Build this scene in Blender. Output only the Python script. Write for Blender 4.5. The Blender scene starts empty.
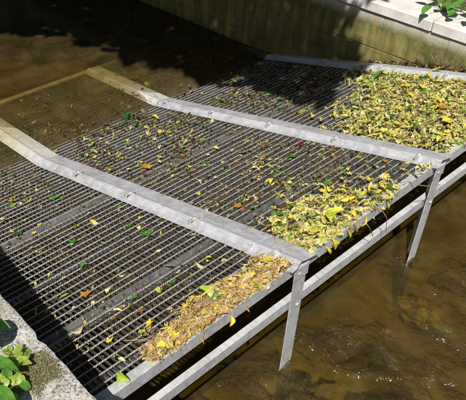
import bpy, bmesh, math, random
import numpy as np
from mathutils import Vector, Matrix, noise, Euler
random.seed(7); rng = np.random.default_rng(7)
S = bpy.context.scene; C = S.collection
# ------------------------------------------------------------------ camera
cam = bpy.data.cameras.new('camera'); co = bpy.data.objects.new('camera', cam); C.objects.link(co)
cam.sensor_width = 36; cam.lens = 644.564*36/466; cam.clip_end = 300; cam.clip_start = .05
co.matrix_world = (Matrix.Translation((1.3173, -1.9203, 3.0341)) @ Matrix.Rotation(.754277, 4, 'Z')
                   @ Matrix.Rotation(.886278, 4, 'X') @ Matrix.Rotation(.0673099, 4, 'Z'))
S.camera = co
# ------------------------------------------------------------------ light
SUN = Vector((.40, -.58, 1.0)).normalized()            # towards the sun
w = bpy.data.worlds.new('World'); S.world = w; w.use_nodes = True
nt = w.node_tree; bg = nt.nodes['Background']; sky = nt.nodes.new('ShaderNodeTexSky')
sky.sky_type = 'NISHITA'; sky.sun_disc = False
sky.sun_elevation = math.asin(SUN.z); sky.sun_rotation = math.atan2(SUN.x, SUN.y)
sky.air_density = 1.0; sky.dust_density = 1.5
nt.links.new(sky.outputs[0], bg.inputs[0]); bg.inputs[1].default_value = .05
sl = bpy.data.lights.new('sun', 'SUN'); sl.energy = 4.9; sl.angle = math.radians(.6); sl.color = (1, .95, .87)
so = bpy.data.objects.new('sun', sl); C.objects.link(so); so.rotation_euler = SUN.to_track_quat('Z', 'Y').to_euler()
S.view_settings.view_transform = 'Standard'; S.view_settings.look = 'None'
S.view_settings.exposure = .34; S.view_settings.gamma = 1
S.render.engine = 'CYCLES'
S.cycles.max_bounces = 7; S.cycles.transparent_max_bounces = 10; S.cycles.diffuse_bounces = 3

# ------------------------------------------------------------------ materials
def mat(name, base, rough=.7, metal=0, spec=.3):
    m = bpy.data.materials.new(name); m.use_nodes = True
    b = m.node_tree.nodes['Principled BSDF']
    b.inputs['Base Color'].default_value = (*base, 1); b.inputs['Roughness'].default_value = rough
    b.inputs['Metallic'].default_value = metal; b.inputs['Specular IOR Level'].default_value = spec
    return m, m.node_tree, b
def coord(t, scale=(1, 1, 1), kind='Object'):
    c = t.nodes.new('ShaderNodeTexCoord'); mp = t.nodes.new('ShaderNodeMapping')
    mp.inputs['Scale'].default_value = scale; t.links.new(c.outputs[kind], mp.inputs[0]); return mp.outputs[0]
def noi(t, v, scale, detail=5, rough=.6, dist=0):
    n = t.nodes.new('ShaderNodeTexNoise'); n.inputs['Scale'].default_value = scale
    n.inputs['Detail'].default_value = detail; n.inputs['Roughness'].default_value = rough
    n.inputs['Distortion'].default_value = dist
    if v is not None: t.links.new(v, n.inputs['Vector'])
    return n.outputs['Fac']
def ramp(t, f, stops, interp='LINEAR'):
    r = t.nodes.new('ShaderNodeValToRGB'); r.color_ramp.interpolation = interp
    e = r.color_ramp.elements
    while len(e) < len(stops): e.new(.5)
    for i, (p, c) in enumerate(stops):
        e[i].position = p; e[i].color = (*c, 1) if len(c) == 3 else c
    t.links.new(f, r.inputs[0]); return r.outputs[0]
def mixc(t, f, a, b, mode='MIX'):
    m = t.nodes.new('ShaderNodeMix'); m.data_type = 'RGBA'; m.blend_type = mode
    for i, v in ((0, f), (6, a), (7, b)):
        if isinstance(v, (int, float)): m.inputs[i].default_value = v
        elif isinstance(v, tuple): m.inputs[i].default_value = (*v, 1)
        else: t.links.new(v, m.inputs[i])
    return m.outputs[2]
def bump(t, b, h, strength, dist=.01):
    n = t.nodes.new('ShaderNodeBump'); n.inputs['Strength'].default_value = strength
    n.inputs['Distance'].default_value = dist
    t.links.new(h, n.inputs['Height']); t.links.new(n.outputs[0], b.inputs['Normal'])

def metal_mat(name, lo, hi, metal, rough, dirt=.35, dirtc=(.10, .085, .05)):
    m, t, b = mat(name, hi, rough, metal, .5)
    v = coord(t)
    a = noi(t, v, 14, 6, .65)
    fine = noi(t, v, 120, 3, .6)
    c = ramp(t, a, [(.3, lo), (.65, hi)])
    st = noi(t, coord(t, (3, 22, 10)), 3.0, 6, .7)
    c2 = mixc(t, ramp(t, st, [(.5, (0, 0, 0)), (.78, (dirt, dirt, dirt))]), c, dirtc)
    c3 = mixc(t, .25, c2, ramp(t, fine, [(.3, (.5, .5, .5)), (.7, (1, 1, 1))]), 'MULTIPLY')
    blot = noi(t, coord(t, (1, 1, 1), 'Object'), 5.5, 9, .75, .5)
    c3 = mixc(t, ramp(t, blot, [(.54, (0, 0, 0)), (.60, (.28, .28, .28)), (.63, (.08, .08, .08)), (.72, (.32, .32, .32))]), c3, dirtc)
    vo = t.nodes.new('ShaderNodeTexVoronoi'); vo.inputs['Scale'].default_value = 70; t.links.new(v, vo.inputs['Vector'])
    c3 = mixc(t, .3, c3, ramp(t, vo.outputs['Color'], [(.2, (.72, .72, .72)), (.8, (1, 1, 1))]), 'MULTIPLY')
    t.links.new(c3, b.inputs['Base Color'])
    t.links.new(ramp(t, a, [(.2, (rough-.12,)*3), (.8, (rough+.18,)*3)]), b.inputs['Roughness'])
    bump(t, b, fine, .12, .002)
    return m
M_STRIP = metal_mat('brushed_zinc', (.46, .465, .50), (.64, .65, .70), .2, .40, .5)
M_FRAME = metal_mat('galvanised_steel', (.50, .51, .53), (.68, .69, .71), .2, .45, .5)
M_ROD = metal_mat('bright_rod_steel', (.22, .21, .20), (.46, .455, .45), .2, .46, .8, (.06, .045, .025))
M_BAR = metal_mat('dull_grating_steel', (.06, .054, .048), (.17, .163, .155), .3, .6, .85, (.045, .032, .018))
M_UNDER = metal_mat('dirty_support_steel', (.12, .115, .11), (.32, .32, .32), .3, .5, .8, (.05, .04, .02))
M_CLIP = metal_mat('clip_steel', (.5, .49, .47), (.8, .8, .79), .4, .35, .3)
M_SLIME, t, b = mat('algae_coated_steel', (.3, .26, .1), .8)
t.links.new(ramp(t, noi(t, coord(t), 9, 6, .7), [(.3, (.24, .215, .13)), (.7, (.44, .41, .29))]), b.inputs['Base Color'])
sx = t.nodes.new('ShaderNodeSeparateXYZ'); t.links.new(coord(t), sx.inputs[0])
def madd(a, m, c):
    q = t.nodes.new('ShaderNodeMath'); q.operation = 'MULTIPLY_ADD'; q.inputs[1].default_value = m; t.links.new(a, q.inputs[0])
    if isinstance(c, float): q.inputs[2].default_value = c
    else: t.links.new(c, q.inputs[2])
    return q.outputs[0]
grow = madd(madd(noi(t, coord(t), 7, 5, .7), .35, sx.outputs[0]), 1.6, .75)     # algae grows thicker down the strip
old = b.inputs['Base Color'].links[0].from_socket
t.links.new(mixc(t, ramp(t, grow, [(.1, (0, 0, 0)), (.85, (1, 1, 1))]), old, ramp(t, noi(t, coord(t), 14, 6, .65), [(.3, (.33, .325, .31)), (.65, (.49, .485, .47))])), b.inputs['Base Color'])
M_SLIMEY, t, b = mat('olive_slimed_steel', (.3, .26, .1), .8)
t.links.new(ramp(t, noi(t, coord(t), 9, 6, .7), [(.3, (.20, .18, .09)), (.7, (.44, .40, .24))]), b.inputs['Base Color'])
M_SLIMEBAR_SHADE, t, b = mat('silted_and_shaded_steel', (.1, .08, .03), .85)  # silt on wet steel; also paints shade on the far wet parts
t.links.new(ramp(t, noi(t, coord(t), 9, 6, .7), [(.3, (.035, .03, .018)), (.7, (.15, .135, .09))]), b.inputs['Base Color'])

# concrete of the near wall: pale, lichened
M_CONC, t, b = mat('lichened_concrete', (.5, .48, .44), .9)
v = coord(t)
c = ramp(t, noi(t, v, 7, 8, .7), [(.3, (.27, .26, .24)), (.5, (.43, .415, .39)), (.7, (.60, .58, .56))])
sp = noi(t, v, 95, 4, .7)
c = mixc(t, ramp(t, sp, [(.40, (1, 1, 1)), (.49, (0, 0, 0))]), c, (.12, .11, .09))
c = mixc(t, ramp(t, sp, [(.60, (0, 0, 0)), (.68, (1, 1, 1))]), c, (.66, .64, .61))
ms = noi(t, v, 4.2, 6, .65, .4)
c = mixc(t, ramp(t, ms, [(.54, (0, 0, 0)), (.64, (.8, .8, .8))]), c, ramp(t, noi(t, v, 50, 4), [(.3, (.10, .095, .03)), (.7, (.33, .30, .11))]))
t.links.new(c, b.inputs['Base Color']); bump(t, b, sp, .8, .006)

# blocks of the far wall
def block_mat():
    m, t, b = mat('algae_stained_block', (.4, .36, .2), .88)
    g = t.nodes.new('ShaderNodeNewGeometry'); sep = t.nodes.new('ShaderNodeSeparateXYZ')
    t.links.new(g.outputs['Position'], sep.inputs[0])
    mp = t.nodes.new('ShaderNodeMapping'); t.links.new(g.outputs['Position'], mp.inputs[0]); v = mp.outputs[0]
    mp2 = t.nodes.new('ShaderNodeMapping'); mp2.inputs['Scale'].default_value = (5, 5, .7)
    t.links.new(g.outputs['Position'], mp2.inputs[0])
    n1 = noi(t, v, 5, 7, .7); n2 = noi(t, mp2.outputs[0], 2.2, 6, .7); n3 = noi(t, v, 70, 4, .7)
    stone = ramp(t, n1, [(.3, (.17, .145, .05)), (.6, (.32, .28, .11)), (.8, (.48, .43, .22))])
    # clean pale band just under the coping, algae below, ochre streaks
    ad = t.nodes.new('ShaderNodeMath'); ad.operation = 'MULTIPLY_ADD'; ad.inputs[1].default_value = .16
    t.links.new(n2, ad.inputs[0]); t.links.new(sep.outputs['Z'], ad.inputs[2])
    pale = ramp(t, ad.outputs[0], [(.73, (0, 0, 0)), (.86, (1, 1, 1))])
    c = mixc(t, ramp(t, n2, [(.33, (0, 0, 0)), (.56, (.9, .9, .9))]), stone, ramp(t, n1, [(.3, (.065, .068, .016)), (.7, (.19, .175, .05))]))
    c = mixc(t, pale, c, (.66, .64, .55))
    rd = t.nodes.new('ShaderNodeMapping'); rd.inputs['Scale'].default_value = (1.6, 1.6, .25); rd.inputs['Location'].default_value = (3.1, 0, 0)
    t.links.new(g.outputs['Position'], rd.inputs[0])
    c = mixc(t, ramp(t, noi(t, rd.outputs[0], 2.4, 3, .5), [(.60, (0, 0, 0)), (.68, (.75, .75, .75))]), c, (.48, .33, .06))
    c = mixc(t, .5, c, ramp(t, n3, [(.3, (.6, .6, .6)), (.7, (1, 1, 1))]), 'MULTIPLY')
    t.links.new(c, b.inputs['Base Color']); bump(t, b, n3, .7, .006)
    return m
M_BLOCK = block_mat()
M_MORTAR, t, b = mat('rusty_mortar', (.4, .25, .06), .95)
t.links.new(ramp(t, noi(t, coord(t), 6, 5), [(.35, (.13, .095, .03)), (.65, (.46, .29, .06))]), b.inputs['Base Color'])
M_COPE, t, b = mat('pale_coping_stone', (.7, .68, .64), .85)
v = coord(t); n = noi(t, v, 60, 5, .7)
c = ramp(t, noi(t, v, 5, 6, .7), [(.3, (.50, .48, .45)), (.65, (.74, .72, .70))])
t.links.new(mixc(t, .35, c, ramp(t, n, [(.3, (.55, .55, .55)), (.65, (1, 1, 1))]), 'MULTIPLY'), b.inputs['Base Color']); bump(t, b, n, .5, .004)
M_SOIL, t, b = mat('bank_soil', (.1, .07, .04), .95)
n = noi(t, coord(t), 6, 8, .7)
t.links.new(ramp(t, n, [(.35, (.035, .028, .014)), (.7, (.12, .10, .05))]), b.inputs['Base Color']); bump(t, b, n, 1, .05)
M_BED, t, b = mat('silty_stream_bed', (.2, .13, .05), .95)
v = coord(t)
c = ramp(t, noi(t, v, 2.6, 7, .68, .8), [(.30, (.16, .14, .07)), (.46, (.34, .29, .16)), (.58, (.48, .42, .25)), (.72, (.74, .64, .42))])
c = mixc(t, .5, c, ramp(t, noi(t, v, 9, 4, .6), [(.3, (.65, .65, .65)), (.7, (1, 1, 1))]), 'MULTIPLY')
t.links.new(c, b.inputs['Base Color'])
M_STONE, t, b = mat('added_tan_stone', (.5, .35, .15), .9)
t.links.new(ramp(t, noi(t, coord(t), 12, 5), [(.35, (.20, .16, .10)), (.65, (.60, .50, .34))]), b.inputs['Base Color'])

# water: clear murky brown surface
M_WATER = bpy.data.materials.new('murky_stream_water'); M_WATER.use_nodes = True
t = M_WATER.node_tree; t.nodes.clear()
out = t.nodes.new('ShaderNodeOutputMaterial'); fr = t.nodes.new('ShaderNodeFresnel'); fr.inputs['IOR'].default_value = 1.33
gl = t.nodes.new('ShaderNodeBsdfGlossy'); gl.inputs['Roughness'].default_value = .07
tr = t.nodes.new('ShaderNodeBsdfTransparent'); tr.inputs[0].default_value = (.97, .95, .90, 1)
df = t.nodes.new('ShaderNodeBsdfDiffuse')
mp = coord(t)
t.links.new(ramp(t, noi(t, mp, 3.2, 6, .65, .6), [(.33, (.070, .050, .017)), (.5, (.13, .096, .034)), (.68, (.23, .168, .062))]), df.inputs[0])
m1 = t.nodes.new('ShaderNodeMixShader'); m1.inputs[0].default_value = .24
m2 = t.nodes.new('ShaderNodeMixShader')
bp = t.nodes.new('ShaderNodeBump'); bp.inputs['Strength'].default_value = 1; bp.inputs['Distance'].default_value = .13
at = t.nodes.new('ShaderNodeAttribute'); at.attribute_name = 'ripple'
pm = ramp(t, at.outputs['Fac'], [(0, (.015, .015, .015)), (.3, (.12, .12, .12)), (.65, (.6, .6, .6)), (1, (1.8, 1.8, 1.8))])
rip = mixc(t, .45, noi(t, coord(t, (1, 1.6, 1)), 9.5, 2, .5, .4), noi(t, coord(t, (1, 1.4, 1)), 34, 2, .5, .2))
t.links.new(mixc(t, 1.0, rip, pm, 'MULTIPLY'), bp.inputs['Height'])
t.links.new(bp.outputs[0], fr.inputs['Normal']); t.links.new(bp.outputs[0], gl.inputs['Normal'])
t.links.new(tr.outputs[0], m1.inputs[1]); t.links.new(df.outputs[0], m1.inputs[2])
t.links.new(fr.outputs[0], m2.inputs[0]); t.links.new(m1.outputs[0], m2.inputs[1]); t.links.new(gl.outputs[0], m2.inputs[2])
t.links.new(m2.outputs[0], out.inputs[0])
va = t.nodes.new('ShaderNodeVolumeAbsorption'); va.inputs['Density'].default_value = 6.6; va.inputs['Color'].default_value = (.76, .715, .42, 1)
t.links.new(va.outputs[0], out.inputs['Volume'])

def leaf_mat(name, stops, island=False, trans=.3, rough=.5):
    m = bpy.data.materials.new(name); m.use_nodes = True; t = m.node_tree
    b = t.nodes['Principled BSDF']; b.inputs['Roughness'].default_value = rough
    b.inputs['Specular IOR Level'].default_value = .35
    v = coord(t)
    if island:
        g = t.nodes.new('ShaderNodeNewGeometry')
        c = ramp(t, g.outputs['Random Per Island'], stops, 'CONSTANT')
        n = noi(t, v, 60, 4, .7)
        c = mixc(t, .7, c, ramp(t, n, [(.3, (.45, .40, .3)), (.6, (1, 1, 1))]), 'MULTIPLY')
    else:
        n = noi(t, v, 45, 5, .7, .3)
        c = ramp(t, n, stops)
    t.links.new(c, b.inputs['Base Color'])
    tl = t.nodes.new('ShaderNodeBsdfTranslucent'); t.links.new(c, tl.inputs[0])
    mx = t.nodes.new('ShaderNodeMixShader'); mx.inputs[0].default_value = trans
    t.links.new(b.outputs[0], mx.inputs[1]); t.links.new(tl.outputs[0], mx.inputs[2])
    t.links.new(mx.outputs[0], t.nodes['Material Output'].inputs[0])
    return m
L = {
 'yellow': leaf_mat('yellow_leaf', [(.25, (.45, .30, .03)), (.45, (.78, .62, .05)), (.75, (.85, .74, .10))]),
 'pale':   leaf_mat('pale_yellow_leaf', [(.3, (.50, .38, .14)), (.5, (.74, .64, .28)), (.75, (.84, .78, .42))]),
 'lime':   leaf_mat('lime_leaf', [(.3, (.25, .38, .04)), (.6, (.45, .62, .07)), (.8, (.60, .72, .15))]),
 'green':  leaf_mat('green_leaf', [(.3, (.04, .15, .02)), (.6, (.09, .30, .04)), (.8, (.22, .42, .08))]),
 'dkgreen': leaf_mat('dark_green_leaf', [(.3, (.02, .075, .018)), (.6, (.045, .15, .035)), (.8, (.08, .22, .06))]),
 'palegreen': leaf_mat('pale_green_leaf', [(.3, (.28, .38, .14)), (.6, (.48, .58, .26)), (.8, (.6, .68, .36))]),
 'brown':  leaf_mat('brown_leaf', [(.3, (.12, .06, .02)), (.5, (.32, .17, .06)), (.75, (.46, .28, .12))]),
 'orange': leaf_mat('orange_brown_leaf', [(.3, (.30, .11, .02)), (.5, (.52, .25, .06)), (.75, (.66, .40, .16))]),
 'red':    leaf_mat('dark_red_leaf', [(.3, (.14, .015, .01)), (.6, (.28, .03, .02)), (.8, (.38, .08, .03))]),
 'grey':   leaf_mat('grey_dry_leaf', [(.3, (.20, .15, .12)), (.6, (.38, .31, .26)), (.8, (.5, .43, .37))]),
}
LITTER = leaf_mat('mixed_autumn_litter', [(0, (.76, .72, .18)), (.17, (.82, .76, .36)), (.33, (.66, .64, .20)), (.43, (.54, .60, .14)),
   (.55, (.76, .68, .36)), (.68, (.34, .20, .08)), (.75, (.60, .42, .18)), (.82, (.13, .08, .035)), (.89, (.24, .40, .07)), (.96, (.10, .20, .03))], True)
EDGEL = leaf_mat('bleached_edge_litter', [(0, (.74, .56, .20)), (.18, (.72, .60, .34)), (.38, (.60, .40, .18)), (.52, (.80, .70, .36)),
   (.64, (.78, .64, .10)), (.76, (.36, .20, .09)), (.86, (.52, .30, .13)), (.94, (.30, .36, .08))], True)
BITS = leaf_mat('rotting_leaf_bits', [(0, (.07, .042, .022)), (.24, (.13, .08, .045)), (.42, (.20, .125, .065)), (.52, (.045, .03, .016)),
   (.66, (.07, .13, .035)), (.79, (.22, .28, .07)), (.87, (.50, .42, .09)), (.92, (.34, .12, .06)), (.96, (.5, .45, .3))], True, .15, .7)
CROWN = leaf_mat('tree_foliage', [(0, (.045, .09, .02)), (.3, (.07, .13, .03)), (.6, (.035, .075, .018)), (.85, (.10, .15, .035))], True, .15)
PLANT = leaf_mat('plant_foliage', [(.3, (.05, .14, .02)), (.5, (.11, .28, .045)), (.68, (.20, .38, .08)), (.8, (.34, .36, .10))], False, .35, .35)
PLANTL = leaf_mat('plant_light_foliage', [(.3, (.16, .24, .03)), (.5, (.32, .44, .07)), (.8, (.52, .58, .18))], False, .35, .4)
M_MOSS = leaf_mat('moss', [(0, (.17, .17, .05)), (.3, (.27, .25, .09)), (.55, (.12, .12, .04)), (.8, (.34, .32, .14))], True, .1, .9)
M_STEM, t, b = mat('plant_stem', (.20, .26, .07), .7)
M_BARK, t, b = mat('bark', (.12, .09, .06), .95)
n = noi(t, coord(t, (6, 6, 1.2)), 6, 6, .7)
t.links.new(ramp(t, n, [(.3, (.04, .03, .02)), (.7, (.16, .125, .09))]), b.inputs['Base Color']); bump(t, b, n, 1, .03)
M_STRAW, t, b = mat('dry_straw', (.5, .36, .2), .85)
M_TWIG, t, b = mat('dead_twig', (.28, .2, .12), .9)

# ------------------------------------------------------------------ helpers
def link(name, me, m=None, parent=None):
    if m is not None and not me.materials: me.materials.append(m)
    o = bpy.data.objects.new(name, me); C.objects.link(o)
    if parent: o.parent = parent
    return o
def inst(name, me, parent, loc=(0, 0, 0), rot=(0, 0, 0), scale=(1, 1, 1)):
    o = bpy.data.objects.new(name, me); C.objects.link(o); o.parent = parent
    o.location = loc; o.rotation_euler = rot; o.scale = scale; return o
def empty(name, loc=(0, 0, 0), rot=(0, 0, 0)):
    o = bpy.data.objects.new(name, None); C.objects.link(o); o.location = loc; o.rotation_euler = rot
    o.empty_display_size = .1; return o
def tag(o, label=None, cat=None, group=None, kind=None):
    if label: o['label'] = label
    if cat: o['category'] = cat
    if group: o['group'] = group
    if kind: o['kind'] = kind
    return o
def pydata(name, vs, fs, m, smooth=False):
    me = bpy.data.meshes.new(name); me.from_pydata([tuple(v) for v in vs], [], fs)
    if m: me.materials.append(m)
    if smooth: me.polygons.foreach_set('use_smooth', [True]*len(me.polygons))
    me.update(); return me
def box(name, lo, hi, m, bev=0):
    bm = bmesh.new(); bmesh.ops.create_cube(bm, size=1)
    for v in bm.verts:
        for i in range(3): v.co[i] = lo[i] if v.co[i] < 0 else hi[i]
    if bev: bmesh.ops.bevel(bm, geom=bm.edges[:], offset=bev, segments=1, affect='EDGES', profile=.5)
    me = bpy.data.meshes.new(name); bm.to_mesh(me); bm.free(); me.materials.append(m); return me
def extrude_profile(name, prof, axis, a, b, m, bev=0, closed=True):
    """prof: closed 2-D outline; axis 'x' -> (y,z) outline swept along x, 'y' -> (x,z) swept along y, 'z' -> (x,y) along z"""
    vs = []
    for q in (a, b):
        for (u, v) in prof:
            vs.append((q, u, v) if axis == 'x' else (u, q, v) if axis == 'y' else (u, v, q))
    n = len(prof)
    fs = [(i, (i+1) % n, n+(i+1) % n, n+i) for i in range(n)] + [tuple(range(n-1, -1, -1)), tuple(range(n, 2*n))]
    bm = bmesh.new(); bv = [bm.verts.new(v) for v in vs]
    for f in fs: bm.faces.new([bv[i] for i in f])
    bmesh.ops.recalc_face_normals(bm, faces=bm.faces[:])
    if bev: bmesh.ops.bevel(bm, geom=bm.edges[:], offset=bev, segments=1, affect='EDGES')
    me = bpy.data.meshes.new(name); bm.to_mesh(me); bm.free(); me.materials.append(m); return me
def tube(pts, rads, seg=8):
    vs, fs = [], []
    for i, p in enumerate(pts):
        p = Vector(p); d = (Vector(pts[min(i+1, len(pts)-1)]) - Vector(pts[max(i-1, 0)])).normalized()
        a = d.orthogonal().normalized(); c = d.cross(a)
        for k in range(seg):
            an = 2*math.pi*k/seg; vs.append(p + (a*math.cos(an) + c*math.sin(an))*rads[i])
    for i in range(len(pts)-1):
        for k in range(seg):
            fs.append((i*seg+k, i*seg+(k+1) % seg, (i+1)*seg+(k+1) % seg, (i+1)*seg+k))
    fs.append(tuple(range(seg-1, -1, -1))); fs.append(tuple(range((len(pts)-1)*seg, len(pts)*seg)))
    return vs, fs

# ------------------------------------------------------------------ geometry constants (metres)
H = .78805; TS = math.tan(.295337); PW = 1.3; Y3 = 2.746; XW = -2.72; WL = -.03; XE = -3.80; ZE = -.172
YN = -1.28; WZ = 1.05
def rz(x): return H + x*TS if x > XW else (H+XW*TS) + (XW-x)/(XW-XE)*(ZE-(H+XW*TS))
ANG = -.295337                                        # tilt about Y of the dry rack
ANG2 = -math.atan(((H+XW*TS)-ZE)/(XW-XE))

# ------------------------------------------------------------------ stream bed, water, banks
nx, ny = 120, 60
xs = np.linspace(-18, 9, nx); ys = np.linspace(-3, 5, ny); vs = []
for x in xs:
    for y in ys:
        vs.append((x, y, -.50 + .07*noise.noise(Vector((x*.9, y*.9, 3))) + .03*noise.noise(Vector((x*3, y*3, 5)))))
fs = [(i*ny+j, (i+1)*ny+j, (i+1)*ny+j+1, i*ny+j+1) for i in range(nx-1) for j in range(ny-1)]
tag(link('stream_bed', pydata('stream_bed', vs, fs, M_BED, True)), 'brown silty stream bed seen through the water', kind='structure')

xs = np.concatenate([np.linspace(-18, -6, 60), np.linspace(-5.97, -.3, 190), np.linspace(-.285, 2.2, 168), np.linspace(2.25, 9, 60)])
ys = np.concatenate([np.linspace(-1.9, 3.9, 290)])
X, Y = np.meshgrid(xs, ys, indexing='ij'); nx, ny = X.shape
Z = np.zeros_like(X); RIP = np.zeros_like(X)
def rough_amp(x, y):
    a = .0032
    for (px, py, s, k) in ((.12, -.02, .22, .013), (.35, .12, .35, .012), (.75, .05, .4, .009), (.10, 1.30, .10, .010), (.35, 1.42, .28, .007), (.9, 1.2, .5, .005), (.25, -.5, .3, .008)):
        a += 1.7*k*math.exp(-((x-px)**2+(y-py)**2)/(2*s*s))
    return a
for i in range(nx):
    for j in range(ny):
        x, y = X[i, j], Y[i, j]
        if x < -.4: Z[i, j] = WL + .002*noise.noise(Vector((x*5, y*5, 0))); continue
        a = rough_amp(x, y); RIP[i, j] = min(1, a/.022)*min(1, max(.12, .5+1.6*noise.noise(Vector((x*4, y*5, 6)))))
        n = noise.noise(Vector((x*8+1.2*noise.noise(Vector((x*4, y*4, 9))), y*11, 0)))*.7 + noise.noise(Vector((x*17, y*24, 4)))*.4*min(1, a/.015)
        Z[i, j] = WL + a*n
        for (px, py) in ((.03, .0), (.03, 1.3)):
            r = math.hypot(x-px, y-py)
            Z[i, j] += .009*math.cos(r*55)*math.exp(-r*6)
vs = np.stack([X.ravel(), Y.ravel(), Z.ravel()], 1)
fs = [(i*ny+j, (i+1)*ny+j, (i+1)*ny+j+1, i*ny+j+1) for i in range(nx-1) for j in range(ny-1)]
per = [i*ny for i in range(nx)] + [(nx-1)*ny+j for j in range(1, ny)] + [i*ny+ny-1 for i in range(nx-2, -1, -1)] + [j for j in range(ny-2, 0, -1)]
nb0 = len(vs); vs = np.concatenate([vs, np.array([(vs[q][0], vs[q][1], -.9) for q in per])])
m_ = len(per); fs += [(per[q], nb0+q, nb0+(q+1) % m_, per[(q+1) % m_]) for q in range(m_)] + [tuple(range(nb0+m_-1, nb0-1, -1))]
RIP = np.concatenate([RIP.ravel(), np.zeros(m_)])
wme = pydata('stream_water', vs, fs, M_WATER, True)
wme.attributes.new('ripple', 'FLOAT', 'POINT').data.foreach_set('value', RIP.ravel().astype(np.float32))
tag(link('stream_water', wme), 'murky olive brown stream water flowing through the rack', kind='structure')

def terrain(name, x0, x1, y0, y1, z, label, nx=60, ny=24, amp=.12):
    vs = []
    for i in range(nx):
        for j in range(ny):
            x = x0+(x1-x0)*i/(nx-1); y = y0+(y1-y0)*j/(ny-1)
            vs.append((x, y, z + amp*noise.noise(Vector((x*.8, y*.8, 1))) + .03*noise.noise(Vector((x*5, y*5, 1)))))
    fs = [(i*ny+j, (i+1)*ny+j, (i+1)*ny+j+1, i*ny+j+1) for i in range(nx-1) for j in range(ny-1)]
    return tag(link(name, pydata(name, vs, fs, M_SOIL, True)), label, kind='structure')
terrain('far_bank', -40, 30, 3.1, 40, .72, 'soil bank behind the far wall', 120, 60)
terrain('near_bank', -40, 30, -40, -1.75, .90, 'soil bank behind the near wall', 120, 60)
terrain('upstream_bank', -40, -15, -3, 5, 1.4, 'earth bank closing the stream upstream', 30, 16, .4)

# tan stones added in place of the underwater glow by the far post
def stone_at(x, y, z, s, k, label, group=None):
    bm = bmesh.new(); bmesh.ops.create_icosphere(bm, subdivisions=4, radius=1)
    for v in bm.verts:
        d = 1+.6*noise.noise(v.co*1.2+Vector((k*7, 0, 0)))+.30*noise.noise(v.co*3.2+Vector((k*7, 0, 0)))+.12*noise.noise(v.co*9)
        v.co = Vector((v.co.x*s*1.4*d, v.co.y*s*d, v.co.z*s*.55*d))
    me = bpy.data.meshes.new('stone'); bm.to_mesh(me); bm.free()
    me.polygons.foreach_set('use_smooth', [True]*len(me.polygons))
    o = link('added_tan_stone', me, M_STONE); o.location = (x, y, z); o.rotation_euler = (0, 0, k*1.3); tag(o, label, 'stone', group)
for k, (x, y, sz, lb) in enumerate([(.10, 1.27, .055, 'added tan stone under water touching the foot of the far post'), (.20, 1.25, .075, 'largest added tan stone under water just downstream of the far post'),
        (.31, 1.29, .05, 'added tan stone under water right after the largest one'), (.40, 1.27, .04, 'small added tan stone at the downstream end of the row by the far post'), (.17, 1.36, .04, 'small added tan stone beside the largest one on its wall side')]):
    stone_at(x, y, -.40, sz*.9, k, lb, 'added tan stones for the glow by the far post')
# ------------------------------------------------------------------ near wall (lichened concrete)
nxx, nyy = 900, 60
vs = []; x0, x1 = -9, 4; T0 = []
for i in range(nxx):
    x = x0+(x1-x0)*i/(nxx-1)
    e = .005*noise.noise(Vector((x*6, 0, 2))) + .006*noise.noise(Vector((x*30, 0, 2))) - .012*max(0, noise.noise(Vector((x*11, 3, 2)))-.25)
    e -= .014*math.exp(-((x+.24)/.018)**2)
    for j in range(nyy):
        y = -1.75 + (YN+e+1.75)*(j/(nyy-1))**.8
        ed = max(0, (y-(YN-.006))/.006)
        z = WZ + .007*noise.noise(Vector((x*5, y*5, 0))) + .004*noise.noise(Vector((x*25, y*25, 0))) + .003*noise.noise(Vector((x*60, y*60, 0))) - .003*ed
        vs.append((x, y, z))
    vs += [(x, y, z), (x, YN+e*.7+.003*noise.noise(Vector((x*40, 7, 0))), WZ-.03), (x, YN+.006*noise.noise(Vector((x*14, 1, 0))), WZ-.12), (x, YN+.01*noise.noise(Vector((x*4, 1, 0))), .4), (x, YN, -.7)]
n = nyy+5
fs = [(i*n+j, (i+1)*n+j, (i+1)*n+j+1, i*n+j+1) for i in range(nxx-1) for j in range(n-1) if j != nyy-1]
tag(link('near_wall', pydata('near_wall', vs, fs, M_CONC, True)), 'low concrete wall spotted with lichen and moss at lower left', 'wall')

# ------------------------------------------------------------------ far wall (stone courses under a pale coping)
FW = empty('far_wall', (0, 3.07, 0), (0, 0, math.atan(.104)))
tag(FW, 'algae stained stone block wall with pale coping along the far side', 'wall')
link('mortar', box('mortar', (-14, .009, -.7), (6, .40, .763), M_MORTAR), None, FW)
def stone(name, lo, hi, m, seed, cuts=5, amp=.006, bev=.0035):
    bm = bmesh.new(); bmesh.ops.create_cube(bm, size=1)
    for v in bm.verts:
        for i in range(3): v.co[i] = lo[i] if v.co[i] < 0 else hi[i]
    bmesh.ops.bevel(bm, geom=bm.edges[:], offset=bev, segments=1, affect='EDGES')
    bmesh.ops.subdivide_edges(bm, edges=[e for e in bm.edges if e.calc_length() > .15], cuts=cuts, use_grid_fill=True)
    for v in bm.verts:
        q = v.co*9+Vector((seed*3.1, 0, 0)); v.co += Vector((0, amp*noise.noise(q), amp*.4*noise.noise(q+Vector((9, 9, 9)))))
    me = bpy.data.meshes.new(name); bm.to_mesh(me); bm.free(); me.materials.append(m)
    link(name, me, None, FW)
for ci, (z0, z1, off) in enumerate([(.446, .757, -.93), (.126, .437, -.62), (-.19, .117, -.92), (-.5, -.2, -.62)]):
    u = off - .62*20
    while u < 5.5:
        if u > -13.5:
            stone('block', (u+.0008, .0008*((ci*7+int(u*10)) % 3), z0), (u+.6192, .2, z1), M_BLOCK, u+ci, 4 if u > -6 else 1)
        u += .62
u = -1.10-.74*16
while u < 5.5:
    stone('coping_stone', (u+.003, -.022, .770), (u+.737, .40, .868+.003*math.sin(u*5)), M_COPE, u+50, 5 if u > -6 else 1, .004, .009)
    u += .74

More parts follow.
